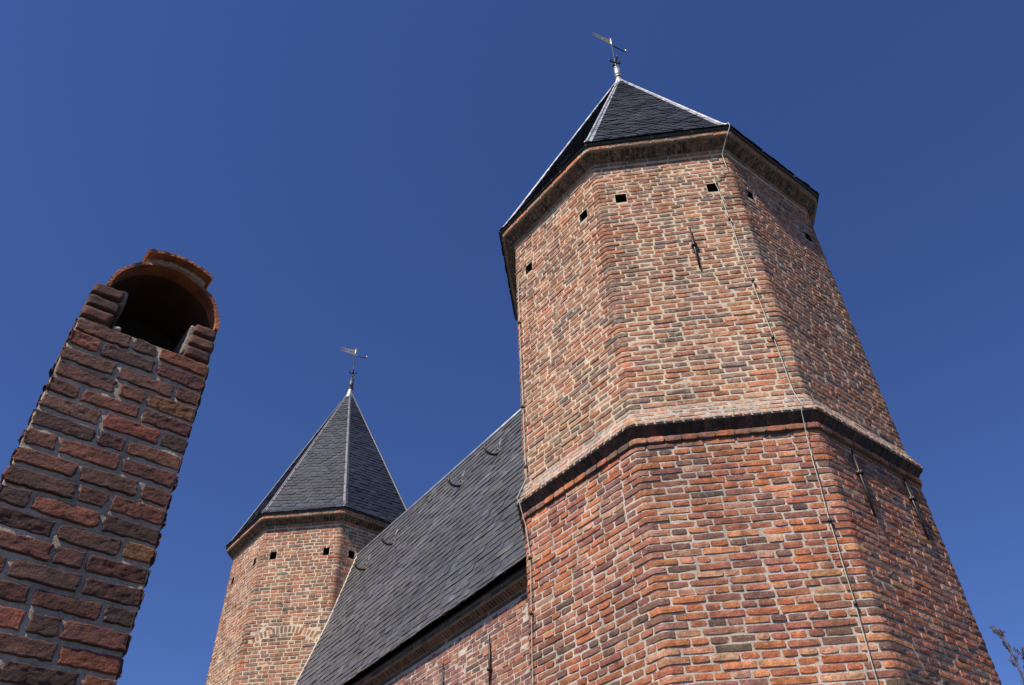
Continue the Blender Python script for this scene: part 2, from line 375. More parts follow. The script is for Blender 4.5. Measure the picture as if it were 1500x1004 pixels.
# ------------------------------------------------------------------ the octagonal tower
def octo(cx, cy, th, R): return [(cx + R * math.sin(th + k * PI / 4), cy - R * math.cos(th + k * PI / 4)) for k in range(8)]
C22 = math.cos(PI / 8)
def make_tower(cx, cy, th, R, zs, ze, za, Re, root, pitch, fine, apex_dx=0., arch=False, hole_z=(6.12, 6.25), jup=.0162, zfloor=0.):
    gx, gy = (7, 5) if fine else (5, 4)
    eo = (Re - R) * C22; so_ = .078
    zlow = zs - .17; zup = zs + .235; ztop = ze - .285
    # profile of wall offsets
    pz = [zfloor - 1, zs - .166, zs - .165, zs - .10, zs - .099, zs - .088, zs - .010, zs - .009, zs + .012, zs + .22, ze - .285, ze - .284, ze - .22, ze - .219, ze - .119, ze - .118, ze - .04, ze + .02]
    pv = [0, 0, .018, .018, -.01, -.004, so_ - .016, so_ - .004, so_ + .002, 0, 0, .014, .014, .016, eo - .050, eo - .034, eo - .034, eo - .034]
    off = lambda z: np.interp(z, pz, pv)
    ring = Ring(octo(cx, cy, th, R), off, .032 if fine else .045); s = ring.L[0]
    holes = []
    for f in range(8):
        for t in (-.54, .54):
            c = ring.cum[f] + s / 2 + t + rng.normal(0, .012)
            holes.append((c - .066 + rng.normal(0, .004), c + .066, hole_z[0] + zs, hole_z[1] + zs))
    def lohi(mb, A, pal, mt, **k):
        if A: place_bricks(mb, ring, A, pick(pal, len(A)), gx, gy, mat=mt, **k)
    # lower wall
    mb = MB(); A, K = courses(ring, zfloor, zlow + .005, pitch, joint=.0138, prot=.0080)
    lohi(mb, A, PAL_LO, 0, rad=.015, rough=.0024)
    place_bricks(mb, ring, K, pick(PAL_LO, len(K)), 10, gy, mat=0, rad=.011)
    mortar(mb, ring, np.arange(zfloor, zlow + .03, .05), .05 if fine else .1)
    mb.build('lower_wall', [M_BR_LO, M_MO_LO, M_HOLE], root)
    # upper wall, with optional blind relieving arch
    sk = None; V_ = []
    if arch:
        hs, rise, uc, zc0 = .60, .17, s / 2 - .03, arch
        Ra = (hs * hs + rise * rise) / (2 * rise); cz_ = zc0 - Ra
        def sk(c, z, h, f):
            if f != 0: return False
            dx, dz = c - uc, z - cz_; r_ = math.hypot(dx, dz); an = abs(math.atan2(dx, dz))
            return Ra - .01 < r_ < Ra + .145 and an < math.asin(hs / Ra) + .05
        mx = math.asin(hs / Ra); nv = 17
        for q in range(nv):
            an = -mx + (q + .5) * 2 * mx / nv; rr = Ra + .067
            V_.append((uc + rr * math.sin(an), cz_ + rr * math.cos(an), .061, .0255, PI / 2 - an, .006))
    mb = MB(); A, K = courses(ring, zup, ztop - .003, pitch, joint=jup, holes=holes, prot=.0066, psig=.0020, skip=sk)
    lohi(mb, A, PAL_UP, 0, rad=.013, rough=.0024)
    place_bricks(mb, ring, K, pick(PAL_UP, len(K)), 10, gy, mat=0, rad=.012, rough=.002)
    if V_: place_bricks(mb, ring, V_, pick(PAL_UP, len(V_)), gx, gy, mat=0)
    zz = list(np.arange(zup - .01, ztop, .05)) + [ztop + .01]
    mortar(mb, ring, zz, .05 if fine else .1, holes)
    mb.build('upper_wall', [M_BR_UP, M_MO_UP, M_HOLE], root)
    # string course: limed weathering, header lip, hollow row of soldiers, round roll
    mb = MB()
    A, K = courses(ring, zs + .055, zs + .237, .06, joint=.018, prot=.0042, psig=.0012)
    lohi(mb, A, PAL_UP, 0, rad=.013); place_bricks(mb, ring, K, pick(PAL_UP, len(K)), 10, gy, mat=0)
    def row(z0, z1, width, prot, hz_in=.006, pal=PAL_LO, mt=0, gap=.008, rnd=.006, emb=.016, skew=0.):
        B = []; n = int(ring.per / width); wv = ring.per / n
        e = np.cumsum(rng.uniform(.9, 1.1, n)); e = e / e[-1] * ring.per
        e = np.concatenate([[0], e]) - .05
        for a, b in zip(e[:-1], e[1:]): B.append(((a + b) / 2, (z0 + z1) / 2 + rng.normal(0, .001), (b - a - gap) / 2, (z1 - z0) / 2 - hz_in, 0., prot + rng.normal(0, .0015)))
        place_bricks(mb, ring, B, pick(pal, len(B)), 8, 7 if rnd > .01 else 5, mat=mt, rad=rnd, emb=emb)
    row(zs + .004, zs + .056, .085, .010, pal=PAL_UP, gap=.012, rnd=.02, hz_in=.004, emb=.02)
    row(zs - .090, zs - .004, .062, .006, gap=.006, hz_in=.001, pal=PAL_SHADE, mt=4)  # soldiers coloured near-black to paint the shade under the lip
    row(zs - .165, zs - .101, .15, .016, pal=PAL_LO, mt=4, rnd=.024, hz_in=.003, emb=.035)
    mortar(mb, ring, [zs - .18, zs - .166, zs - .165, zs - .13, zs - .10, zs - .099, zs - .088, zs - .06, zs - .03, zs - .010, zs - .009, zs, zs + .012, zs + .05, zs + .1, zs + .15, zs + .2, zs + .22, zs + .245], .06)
    mi = mb.m[-1]; fz = mb.f[-1]; vz = np.concatenate(mb.v)[:, 2]; zc_ = vz[fz].mean(1); mi[(zc_ < zs - .004)] = 3  # mortar below the lip takes the painted-shade tone
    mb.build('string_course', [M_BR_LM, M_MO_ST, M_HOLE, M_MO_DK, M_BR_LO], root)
    # cornice
    mb = MB()
    row(ze - .282, ze - .222, .25, .008, gap=.012, pal=PAL_UP)
    row(ze - .219, ze - .120, .064, .008, gap=.008, pal=PAL_SHADE + PAL_MD[:2])  # soldier row darkened to paint the shade under the eaves
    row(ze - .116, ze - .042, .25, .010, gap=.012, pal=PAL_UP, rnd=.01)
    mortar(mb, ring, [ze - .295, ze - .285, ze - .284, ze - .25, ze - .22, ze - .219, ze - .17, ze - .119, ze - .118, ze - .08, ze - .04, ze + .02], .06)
    mi = mb.m[-1]; vz = np.concatenate(mb.v)[:, 2]; zc_ = vz[mb.f[-1]].mean(1); mi[(zc_ < ze - .118) & (zc_ > ze - .218)] = 3  # mortar between the soldiers darkened as painted shade
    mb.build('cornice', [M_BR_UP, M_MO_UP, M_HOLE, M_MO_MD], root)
    # eaves board
    Rb = Re - .014; mb = MB(); V = []; F = []
    for (r_, z_) in ((R - .05, ze - .036), (Rb, ze - .036), (Rb + .015, ze - .004), (R - .05, ze + .03)):
        V += [(x, y, z_) for x, y in octo(cx, cy, th, r_)]
    for a in range(4):
        for k in range(8):
            b = (a + 1) % 4; F.append((a * 8 + k, a * 8 + (k + 1) % 8, b * 8 + (k + 1) % 8, b * 8 + k))
    mb.add(V, F, 0, smooth=False); mb.build('eaves_board', M_TIMBER, root)
    # roof: bell-cast pyramid; profile of corner radius against height
    kick_z, hgt = .30, za - ze; kick_R = (Re) * (1 - (kick_z - .02) / hgt) - .045
    prof = [(Re, ze), (Re - .082, ze + .10), (kick_R, ze + kick_z), (.075, za - .14)]
    pr = np.array(prof); seg = np.hypot(np.diff(pr[:, 0] * C22), np.diff(pr[:, 1])); sv = np.concatenate([[0], np.cumsum(seg)]); S1 = sv[-1]
    rs = lambda t: np.interp(t, sv, pr[:, 0]); zsf = lambda t: np.interp(t, sv, pr[:, 1])
    T22 = math.tan(PI / 8)
    lean = lambda z: apex_dx * np.clip((z - ze) / hgt, 0, 2)
    mb = MB()
    for k in range(8):
        an = th + (k + .5) * PI / 4; nrm = np.array([math.sin(an), -math.cos(an)]); tg = np.array([math.cos(an), math.sin(an)])
        def mp(x, t, d):
            t = np.asarray(t, float); ap = rs(t) * C22; z = zsf(t); e = .02
            da = (rs(t + e) - rs(t - e)) * C22; dz = (zsf(t + e) - zsf(t - e)); L = np.hypot(da, dz) + 1e-9
            ap = ap + d * dz / L; z = z - d * da / L + np.where(t < 0, t * .9, 0)
            return np.column_stack([cx + lean(z) + nrm[0] * ap + tg[0] * x, cy + nrm[1] * ap + tg[1] * x, z])
        hw = lambda t: float(rs(t)) * C22 * T22 - .004
        slates(mb, mp, lambda t: -hw(t), hw, S1, .108, .165, .10 if k % 2 else -.09, (.022, .027, .040), lift=.015, colvar=.12)
        # boarding just under the slates
        tt = np.linspace(0, S1, 9); g = []
        for t in sv: g += [mp(np.array([-hw(t) - .004]), np.array([t]), np.array([-.004]))[0], mp(np.array([hw(t) + .004]), np.array([t]), np.array([-.004]))[0]]
        mb.add(g, [(2 * i, 2 * i + 1, 2 * i + 3, 2 * i + 2) for i in range(len(sv) - 1)], 1, smooth=False)
    # soffit lip
    roof = mb.build('roof', [M_SLATE_S, M_TIMBER], root)
    for k in range(8):
        a = th + k * PI / 4; mb = MB(); P = []
        for t in [.03] + list(sv[1:3]) + [S1 * .4, S1 * .7, S1]:
            r_, z_ = float(rs(t)), float(zsf(t)); P.append((cx + lean(z_) + (r_ + .012) * math.sin(a), cy - (r_ + .012) * math.cos(a), z_ + .016))
        tube(mb, P, [.016, .026, .024, .024, .024, .022] if fine else [.02] * 6, 8)
        # side wings of the hip flashing
        for sg in (-1, 1):
            tx, ty = math.cos(a + sg * PI / 8) * sg, math.sin(a + sg * PI / 8) * sg; g = []
            for t in list(sv[:3]) + [S1]:
                r_, z_ = float(rs(t)), float(zsf(t)); wd = min(.06 if fine else .04, r_ * .35)
                nx, ny = math.sin(a + sg * PI / 8), -math.cos(a + sg * PI / 8)
                b0 = np.array([cx + lean(z_) + r_ * math.sin(a), cy - r_ * math.cos(a), z_]); o_ = np.array([nx * .022, ny * .022, .012])
                g += [b0 + o_, b0 + o_ + np.array([tx, ty, 0]) * wd]
            fs = [(2 * i, 2 * i + 1, 2 * i + 3, 2 * i + 2) for i in range(3)]
            if sg < 0: fs = [f[::-1] for f in fs]
            mb.add(g, fs, 0, smooth=False)
        mb.build('hip_flashing', M_LEAD if fine else M_LEADM, roof)
    # lead cap and mast socket
    mb = MB(); n = 16; prf = [(.20, za - .34), (.10, za - .12), (.062, za + .03), (.055, za + .12)]
    lx = cx + apex_dx
    for i in range(len(prf) - 1):
        pass
    tube(mb, [(lx, cy, z) for _, z in prf], [r for r, _ in prf], 16); mb.build('spire_cap', M_LEAD, roof)
    mb = MB(); tube(mb, [(lx, cy, za + .10), (lx, cy, za + .42)], [.062, .055], 16)
    tube(mb, [(lx, cy, za + .10), (lx, cy, za + .13)], .072, 16); tube(mb, [(lx, cy, za + .40), (lx, cy, za + .43)], .062, 16)
    mb.build('mast_socket', M_LEAD if fine else M_LEADD, roof)
    return ring, lx
Z0 = CZ
T1 = (2.548 * .82, 9.670 * .82); T2 = (21.394 * math.sin(-.2431) * .82, 21.394 * math.cos(-.2431) * .82)
R1, R2 = 2.088, 2.118
ZS1, ZE1, ZA1 = 4.378 + Z0, 8.625 + Z0, 13.49 + Z0
ZE2, ZA2 = 8.914 + Z0, 13.75 + Z0; ZS2 = ZS1 + .29
tw1 = thing('octagonal_tower', 'large near octagonal brick tower with slate spire on the right', 'tower', (T1[0], T1[1], 0))
tw2 = thing('octagonal_tower', 'smaller looking distant octagonal brick tower behind the slate roof, left of it', 'tower', (T2[0], T2[1], 0))
ring1, lx1 = make_tower(T1[0], T1[1], -.5053, R1, ZS1, ZE1, ZA1, 2.301, tw1, .0655, True, hole_z=(7.65 - 4.378, 7.80 - 4.378))
ring2, lx2 = make_tower(T2[0], T2[1], -.4921, R2, ZS2, ZE2, ZA2, 2.3315, tw2, .074, False, apex_dx=-.13, arch=6.40 + Z0, hole_z=(7.95 - 4.668, 8.11 - 4.668), jup=.017)

# wall anchors on the near tower (parts of it)
def on_face(ring, f, t, z, d):
    u = ring.cum[f % 8] + ring.L[0] / 2 + t
    return ring.map(np.array([u]), np.array([float(z)]), np.array([float(d)]))[0]
def anchor(root, pt, z0, z1, mid, r=.014):
    mb = MB(); a, b = pt(z0), pt(z1)
    tube(mb, [a, a * .5 + b * .5, b], [r * .7, r * 1.25, r * .7], 6); o = mb.build('wall_anchor', M_IRON, root)
    mb = MB(); c = pt(mid); tube(mb, [c - np.array([.03, 0, -.004]), c + np.array([.03, 0, -.004])], .02, 8)
    q = pt(mid, .03); tube(mb, [c, q], .022, 8); mb.build('wedge', M_IRON, o)
anchor(tw1, lambda z, e=0: on_face(ring1, 0, .15, z, .028 + e), 6.376 + Z0, 7.02 + Z0, 6.74 + Z0, .012)
anchor(tw1, lambda z, e=0: on_face(ring1, 1, -.378, z, .032 + e), 3.47 + Z0, 4.14 + Z0, 3.90 + Z0, .013)
anchor(tw1, lambda z, e=0: on_face(ring1, 1, .45, z, .032 + e), 3.51 + Z0, 4.16 + Z0, 3.93 + Z0, .013)

# ------------------------------------------------------------------ hall between the towers
PH = .625; hd = np.array([-math.sin(PH), math.cos(PH), 0]); hn = np.array([-math.cos(PH), -math.sin(PH), 0]); uz = np.array([0, 0, 1.])
c0 = np.array([T1[0], T1[1], 0.])
NR, ZR, NV, ZV = .0633 * .82, 9.788 * .82 + Z0, 1.3285 * .82, 5.4993 * .82 + Z0
hall = thing('brick_hall', 'low brick hall with steep slate roof joining the two towers', 'building', tuple(c0 + hd * 5.5))
HL0, HL1 = 1.2, 10.4
WN = NV - .17; Wb = 2 * NR - WN
cor = [c0 + hn * WN + hd * HL1, c0 + hn * WN + hd * HL0, c0 + hn * Wb + hd * HL0, c0 + hn * Wb + hd * HL1]
zt = ZV - .01
hz_ = [-1, zt - .23, zt - .228, zt - .17, zt - .169, zt - .10, zt - .099, zt - .02]; hv_ = [0, 0, .012, .012, .014, .115, .128, .128]
ringh = Ring([(p[0], p[1]) for p in cor], lambda z: np.interp(z, hz_, hv_), .02)
mb = MB(); A, K = courses(ringh, 0., zt - .23, .0655, joint=.0105, prot=.005)
place_bricks(mb, ringh, A, pick(PAL_HALL, len(A)), 6, 4, mat=0, rad=.009); place_bricks(mb, ringh, K, pick(PAL_HALL, len(K)), 8, 4, mat=0)
mortar(mb, ringh, list(np.arange(0, zt - .24, .06)) + [zt - .228], .1)
mb.build('wall', [M_BR_LO, M_MO_LO, M_HOLE], hall)
mb = MB()
for (a, b, wd, pr_, ) in ((zt - .227, zt - .172, .24, .006), (zt - .168, zt - .102, .062, .006), (zt - .097, zt - .03, .24, .008)):
    B = []; n = int(ringh.per / wd); e = np.linspace(0, ringh.per, n + 1)
    for x0, x1 in zip(e[:-1], e[1:]): B.append(((x0 + x1) / 2, (a + b) / 2, (x1 - x0 - .01) / 2, (b - a) / 2 - .004, 0, pr_ + rng.normal(0, .0015)))
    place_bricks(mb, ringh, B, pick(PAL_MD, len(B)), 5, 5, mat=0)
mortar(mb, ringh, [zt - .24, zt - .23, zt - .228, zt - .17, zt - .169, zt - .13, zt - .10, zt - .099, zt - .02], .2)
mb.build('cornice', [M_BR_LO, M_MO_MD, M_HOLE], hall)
mb = MB()
mb.add([p + uz * (zt - .03) for p in cor] , [(3, 2, 1, 0)[::-1]], 0, smooth=False)
for sg in (1, -1):
    e_ = NR + sg * (NV - NR - .03)
    o = c0 + hn * e_ + hd * HL0 + uz * (ZV - .022)
    box(mb, o, hd * (HL1 - HL0), hn * (-sg * .12), uz * .012, 0)
mb.build('eaves_board', M_TIMBER, hall)
sl_v = (hn * (NR - NV) + uz * (ZR - ZV)); SL = np.linalg.norm(sl_v); sl_v /= SL
mb = MB()
for sg in (1, -1):
    dv = sl_v.copy()
    if sg < 0: dv = sl_v - 2 * hn * (sl_v @ hn)
    ori = c0 + hn * (NR + sg * (NV - NR)) + uz * ZV
    nv_ = hn * sg * (ZR - ZV) / SL + uz * (NV - NR) / SL
    def mph(x, t, d, ori=ori, dv=dv, nv_=nv_, sg=sg):
        t = np.asarray(t, float); kick = .045 * np.clip(1 - t / .5, 0, 1.2) ** 2
        return ori[None] - sg * np.asarray(x)[:, None] * hd[None] + t[:, None] * dv[None] + (d + kick)[:, None] * nv_[None]
    lo, hi = (-HL1, -HL0) if sg > 0 else (HL0, HL1)
    slates(mb, mph, lambda t: lo, lambda t: hi, SL, .116, .175, .0, (.078, .078, .083), lift=.016, colvar=.14, thick=.008, pr=[(-.5, 1.9), (-.5, .02), (-.48, .0), (-.2, .0), (.1, .0), (.40, .0), (.5, .12), (.5, 1.9)])
    g = mph(np.array([lo, hi, lo, hi, lo, hi]), np.array([0, 0, .4, .4, SL, SL]), np.full(6, -.004))
    mb.add(g, [(0, 1, 3, 2), (2, 3, 5, 4)], 1, smooth=False)
hroof = mb.build('roof', [M_SLATE, M_TIMBER], hall)
mb = MB(); tube(mb, [c0 + hn * NR + hd * HL0 + uz * (ZR + .015), c0 + hn * NR + hd * (HL1) + uz * (ZR + .015)], .04, 10)
mb.build('ridge_flashing', M_LEAD, hroof)
# mortar fillet where the roof meets the far tower
mb = MB(); P = []
c2v = np.array([T2[0], T2[1], 0.])
def verge(t, f, e=.0):
    b = c0 + hn * NR + uz * ZR + (hn * (NV - NR) + uz * (ZV - ZR)) * t
    an = -.4921 + (f + .5) * PI / 4; fn = np.array([math.sin(an), -math.cos(an), 0]); ap = R2 * C22
    s_ = (ap - (b - c2v) @ fn) / (hd @ fn); return b + hd * (s_ - e) + hn * .02
cn = np.array([T2[0] + R2 * math.sin(-.4921 + PI / 4), T2[1] - R2 * math.cos(-.4921 + PI / 4), 0]); t1 = ((cn - c0) @ hn - NR) / (NV - NR)
tube(mb, [verge(0, 1), verge(t1 * .5, 1), verge(t1, 1), verge((t1 + 1) / 2, 0), verge(1., 0)], .022, 6)
mb.build('verge_fillet', M_STONE, hroof)
# camera-independent helper for reading positions on planes (used while laying the scene out)
def ray(x, y): return np.array(fw) + (x - 750) / 1200.43 * np.array(rt) + (502 - y) / 1200.43 * np.array(up)
eye = np.array([0, 0, CZ])
def hit_plane(x, y, o, n):
    v = ray(x, y); return eye + v * (((o - eye) @ n) / (v @ n))
rn = hn * (ZR - ZV) / SL + uz * (NV - NR) / SL
for (x, y) in ((731, 662), (677, 708), (578, 793), (538, 830)):
    p = hit_plane(x, y, c0 + hn * NV + uz * ZV, rn); mb = MB(); pts = []
    for i in range(15):
        a = PI + PI * i / 14 * 1.08; pts.append(p + hn * (.115 - .115 * math.cos(a - PI)) + uz * (.02 + .115 * math.sin(a)) + hd * .05 * math.cos(a))
    pts = [p + sl_v * .12 + rn * .035, p + sl_v * .03 + rn * .035] + pts[1:]
    tube(mb, pts, [.023] * (len(pts) - 3) + [.025, .020, .012], 6); hk = mb.build('ladder_hook', M_IRON, hall)
    mb = MB(); box(mb, p + sl_v * .02 + rn * .028 - hd * .03, hd * .06, sl_v * .24, rn * .006); mb.build('strap', M_LEAD, hk)
for (x, y0, y1) in ((718, 930, 1075), (650, 972, 1130)):
    o_ = c0 + hn * (WN + .02); a = hit_plane(x, y0, o_, hn); b = a - uz * .75
    anchor(hall, lambda z, e=0, a=a: np.array([a[0], a[1], z]) + hn * (.01 + e), b[2], a[2], a[2] - .42, .013)

# ------------------------------------------------------------------ weathervanes
def weathervane(lx, cy, za, label):
    t = thing('weathervane', label, 'weathervane', (lx, cy, za), 'weathervanes on the tower spires')
    zp = za + 1.31; A = .50; d = np.array([math.cos(A), math.sin(A), 0]); c = np.array([lx, cy, 0.])
    mb = MB(); tube(mb, [c + uz * (za + .36), c + uz * (za + .6), c + uz * (zp + .02)], [.02, .014, .011], 8); tube(mb, [c + uz * (za + .43), c + uz * (za + .50)], [.026, .016], 8); mb.build('rod', M_IRON, t)
    zc = za + .68; mb = MB()
    for q in range(4):
        a = q * PI / 2 + .3; e = np.array([math.cos(a), math.sin(a), 0])
        tube(mb, [c + uz * zc, c + e * .05 + uz * (zc - .03), c + e * .095 + uz * (zc - .015), c + e * .115 + uz * (zc + .025), c + e * .095 + uz * (zc + .055), c + e * .07 + uz * (zc + .04)], .014, 6)
    tube(mb, [c + uz * (zc - .05), c + uz * (zc + .06)], .022, 8); mb.build('scroll_cross', M_IRON, t)
    mb = MB(); tube(mb, [c + uz * zp, c + d * .26 + uz * (zp), c + d * .31 + uz * (zp + .01), c + d * .335 + uz * (zp + .045)], [.012, .011, .010, .009], 6); mb.build('counterweight_arm', M_IRON, t)
    mb = MB(); ball(mb, c + d * .335 + uz * (zp + .065), .026); mb.build('ball', M_GILT, t)
    mb = MB(); tube(mb, [c + uz * (zp - .03), c + uz * (zp + .21)], .015, 8); ball(mb, c + uz * (zp + .225), .02)
    # pierced swallow-tailed banner of several plates
    nn = np.array([-d[1], d[0], 0.]) * .004
    def plate(x0, x1, z0a, z1a, z0b, z1b):
        P = [c - d * x0 + uz * (zp + z0a), c - d * x1 + uz * (zp + z0b), c - d * x1 + uz * (zp + z1b), c - d * x0 + uz * (zp + z1a)]
        V = [p - nn for p in P] + [p + nn for p in P]
        mb.add(V, [(0, 1, 2, 3), (7, 6, 5, 4), (0, 4, 5, 1), (1, 5, 6, 2), (2, 6, 7, 3), (3, 7, 4, 0)], 0, smooth=False)
    plate(.01, .05, .0, .185, .005, .18); plate(.05, .09, .005, .05, .005, .05); plate(.05, .09, .12, .18, .12, .175)
    plate(.05, .09, .07, .10, .07, .10)
    plate(.09, .12, .005, .175, .01, .17); plate(.12, .17, .01, .06, .012, .058); plate(.12, .17, .11, .17, .11, .165); plate(.17, .21, .012, .165, .015, .16)
    plate(.21, .33, .015, .07, .02, .06); plate(.21, .33, .105, .16, .11, .15); plate(.33, .46, .02, .06, .035, .04); plate(.33, .46, .11, .15, .125, .13)
    mb.build('banner', M_GILT, t)
weathervane(lx1, T1[1], ZA1, 'swallow-tailed weathervane on the large near tower, top right')
weathervane(lx2, T2[1], ZA2, 'swallow-tailed weathervane on the far small tower, beside the hall roof')

# ------------------------------------------------------------------ lightning conductors
def conductor(label, pts, clips, face):
    t = thing('lightning_conductor', label, 'lightning conductor', tuple(pts[-1] * np.array([1, 1, 0])), 'lightning conductors on the near tower')
    P = []
    for a, b in zip(pts[:-1], pts[1:]):
        k = max(2, int(np.linalg.norm(b - a) / .25))
        for i in range(k): P.append(a + (b - a) * i / k + rng.normal(0, .0022, 3) * (i > 0))
    P.append(pts[-1]); mb = MB(); tube(mb, P, .0040, 6); mb.build('cable', M_COP, t)
    for (tt, z) in clips:
        p = on_face(ring1, face, tt, z, 0); q = on_face(ring1, face, tt, z, .035); mb = MB(); tube(mb, [p, q], .009, 6); tube(mb, [q - uz * .016, q + uz * .016], .014, 6)
        mb.build('clip', M_IRON, t)
F = lambda f, t, z, d: on_face(ring1, f, t, z + Z0, d)
hw1 = ring1.L[0] / 2
pts = [np.array([lx1, T1[1], ZA1 - .02]) + np.array([.03, -.03, 0])]
a1 = -.5053 + PI / 4; kd = np.array([math.sin(a1), -math.cos(a1), 0])
pts += [np.array([T1[0], T1[1], 0]) + kd * (2.301 - .40) + uz * (ZE1 + .36), np.array([T1[0], T1[1], 0]) + kd * 2.315 + uz * (ZE1 + .055), np.array([T1[0], T1[1], 0]) + kd * 2.325 + uz * (ZE1 - .03), F(0, hw1 - .05, 8.30, .03), F(0, hw1 - .05, 8.02, .04), F(0, .62, 7.86, .03), F(0, .55, 7.84, .028), F(0, .578, 7.70, .028),
        F(0, .6357, 6.15, .028), F(0, .682, 4.89, .028), F(0, .69, 4.62, .035), F(0, .70, 4.40, .05), F(0, .69, 4.36, .03), F(0, .683, 4.15, .035), F(0, .65, 3.40, .03), F(0, .645, 2.64, .03), F(0, .617, 1.6, .03), F(0, .60, -1.6, .03)]
conductor('thin green lightning cable down the near tower front face, right of its upper wall anchor', pts, [(.60, 7.1 + Z0), (.64, 6.1 + Z0), (.66, 5.3 + Z0), (.652, 3.3 + Z0), (.645, 2.6 + Z0), (.62, 1.7 + Z0)], 0)
pts = [F(-1, -.60, 7.80, .03), F(-1, -.70, 7.72, .03), F(-1, -.738, 7.55, .028), F(-1, -.739, 6.4, .028), F(-1, -.730, 5.2, .028), F(-1, -.72, 4.66, .03), F(-1, -.77, 4.42, .05), F(-1, -.76, 4.37, .03), F(-1, -.745, 4.1, .04), F(-1, -.715, 3.85, .035), F(-1, -.714, 3.53, .03), F(-1, -.745, 2.57, .03), F(-1, -.745, 1.5, .03), F(-1, -.745, -1.6, .03)]
conductor('thin green lightning cable down the left edge of the near tower, beside the slate roof', pts, [(-.739, 6.9 + Z0), (-.735, 5.6 + Z0), (-.722, 4.8 + Z0), (-.714, 3.75 + Z0), (-.725, 3.2 + Z0)], -1)

# ------------------------------------------------------------------ chimney pier in the foreground
AC = .66; ct_ = np.array([math.cos(AC), math.sin(AC), 0]); cn_ = np.array([math.sin(AC), -math.cos(AC), 0]); ORI = cn_ * -3.03 + ct_ * (.0215 * 3.03); ORI = ORI * np.array([1, 1, 0])
Wc, Dc = .562, .46
chim = thing('brick_chimney', 'narrow dark red brick chimney with arched clay tile hood in the left foreground', 'chimney', tuple(ORI + ct_ * Wc / 2 - cn_ * Dc / 2))
cor = [ORI, ORI + ct_ * Wc, ORI + ct_ * Wc - cn_ * Dc, ORI - cn_ * Dc + ct_ * .13]
ringc = Ring([(p[0], p[1]) for p in cor], lambda z: 0 * z, .008)
ZSILL = 2.42 + Z0
def chim_courses():
    A = []; pz_ = .081; n = int(ZSILL / pz_); z = ZSILL; ci = 0
    while z > 0.02:
        h = pz_ * rng.uniform(.95, 1.05); zc = z - h / 2
        for f in range(4):
            L = ringc.L[f]; u0 = ringc.cum[f]
            pats = [[.24, .11, .21], [.11, .24, .21], [.21, .24, .11], [.11, .21, .24]] if f % 2 == 0 else [[.22, .24], [.11, .24, .11], [.24, .22]]
            ws = np.array(pats[(ci * (1 + f % 2) + (ci // 3)) % len(pats)]) * rng.uniform(.93, 1.07, len(pats[(ci * (1 + f % 2) + (ci // 3)) % len(pats)])); ws *= L / ws.sum(); e = u0 + np.concatenate([[0], np.cumsum(ws)])
            for q in range(len(ws)):
                a, b = e[q], e[q + 1]; ja = .001 if q == 0 else .0065; jb = .001 if q == len(ws) - 1 else .0065
                ja *= rng.uniform(.8, 1.3); jb *= rng.uniform(.8, 1.3)
                A.append(((a + ja + b - jb) / 2, zc + rng.normal(0, .0012), (b - a - ja - jb) / 2, h / 2 - rng.uniform(.0048, .0082), rng.normal(0, .008), .0080 + rng.normal(0, .0016)))
        z -= h; ci += 1
    return A
mb = MB(); A = chim_courses()
hi = [a for a in A if a[1] > 2.0]; lo = [a for a in A if a[1] <= 2.0]
place_bricks(mb, ringc, hi, pick(PAL_CH, len(hi), .16), 40, 17, rad=.014, amp=.0012, nf=34., rough=.0034, emb=.02, smooth=False)
place_bricks(mb, ringc, lo, pick(PAL_CH, len(lo), .16), 8, 5, rad=.012, amp=.003, nf=26., rough=.003, emb=.02)
mortar(mb, ringc, list(np.arange(0, 2, .1)) + list(np.arange(2, ZSILL - .008, .012)) + [ZSILL - .006], .012, mat=1, amp=.0025)
top = [p + cn_ * 0 + uz * (ZSILL - .006) for p in cor]; mb.add(top, [(0, 1, 2, 3)], 2, smooth=False)
mb.build('stack', [M_BR_CH, M_MO_CH, M_HOLE], chim)
def rough_block(mb, t0, t1, z0, z1, d0, d1, cols, mat=0, rad=.01, t0b=None):
    """eroded brick block: t across, z up, d depth behind the face"""
    n = 9; g = np.linspace(-1, 1, n); h = np.array([(t1 - t0) / 2, (z1 - z0) / 2, (d1 - d0) / 2]); c = np.array([(t0 + t1) / 2, (z0 + z1) / 2, (d0 + d1) / 2])
    V = []; Fs = []; idx = {}
    def vid(p):
        k = tuple(np.round(p, 4))
        if k not in idx: idx[k] = len(V); V.append(p)
        return idx[k]
    for ax in range(3):
        for sgn in (-1, 1):
            o = [i for i in range(3) if i != ax]
            for i in range(n - 1):
                for j in range(n - 1):
                    q = []
                    for (a, b) in ((i, j), (i + 1, j), (i + 1, j + 1), (i, j + 1)):
                        p = np.zeros(3); p[ax] = sgn; p[o[0]] = g[a]; p[o[1]] = g[b]; q.append(vid(p))
                    Fs.append(tuple(q) if (sgn * (1 if ax != 1 else -1)) < 0 else tuple(q[::-1]))
    V = np.array(V); X = V * h; r = rad
    core = np.clip(X, -(h - r), h - r); dlt = X - core; L = np.linalg.norm(dlt, axis=1)[:, None]; X = core + dlt / np.maximum(L, 1e-9) * np.minimum(L, r)
    sd = rng.random() * 99
    for q in range(3): X[:, q] += .003 * vnoise(X[:, (q + 1) % 3] * 38 + sd, X[:, (q + 2) % 3] * 38 + sd * 2 + X[:, q] * 20, q)
    X = X + c
    W = ORI[None] + ct_[None] * X[:, :1] + uz[None] * X[:, 1:2] - cn_[None] * X[:, 2:3]
    mb.add(W, Fs, mat, cols)
mb = MB(); zb = ZSILL
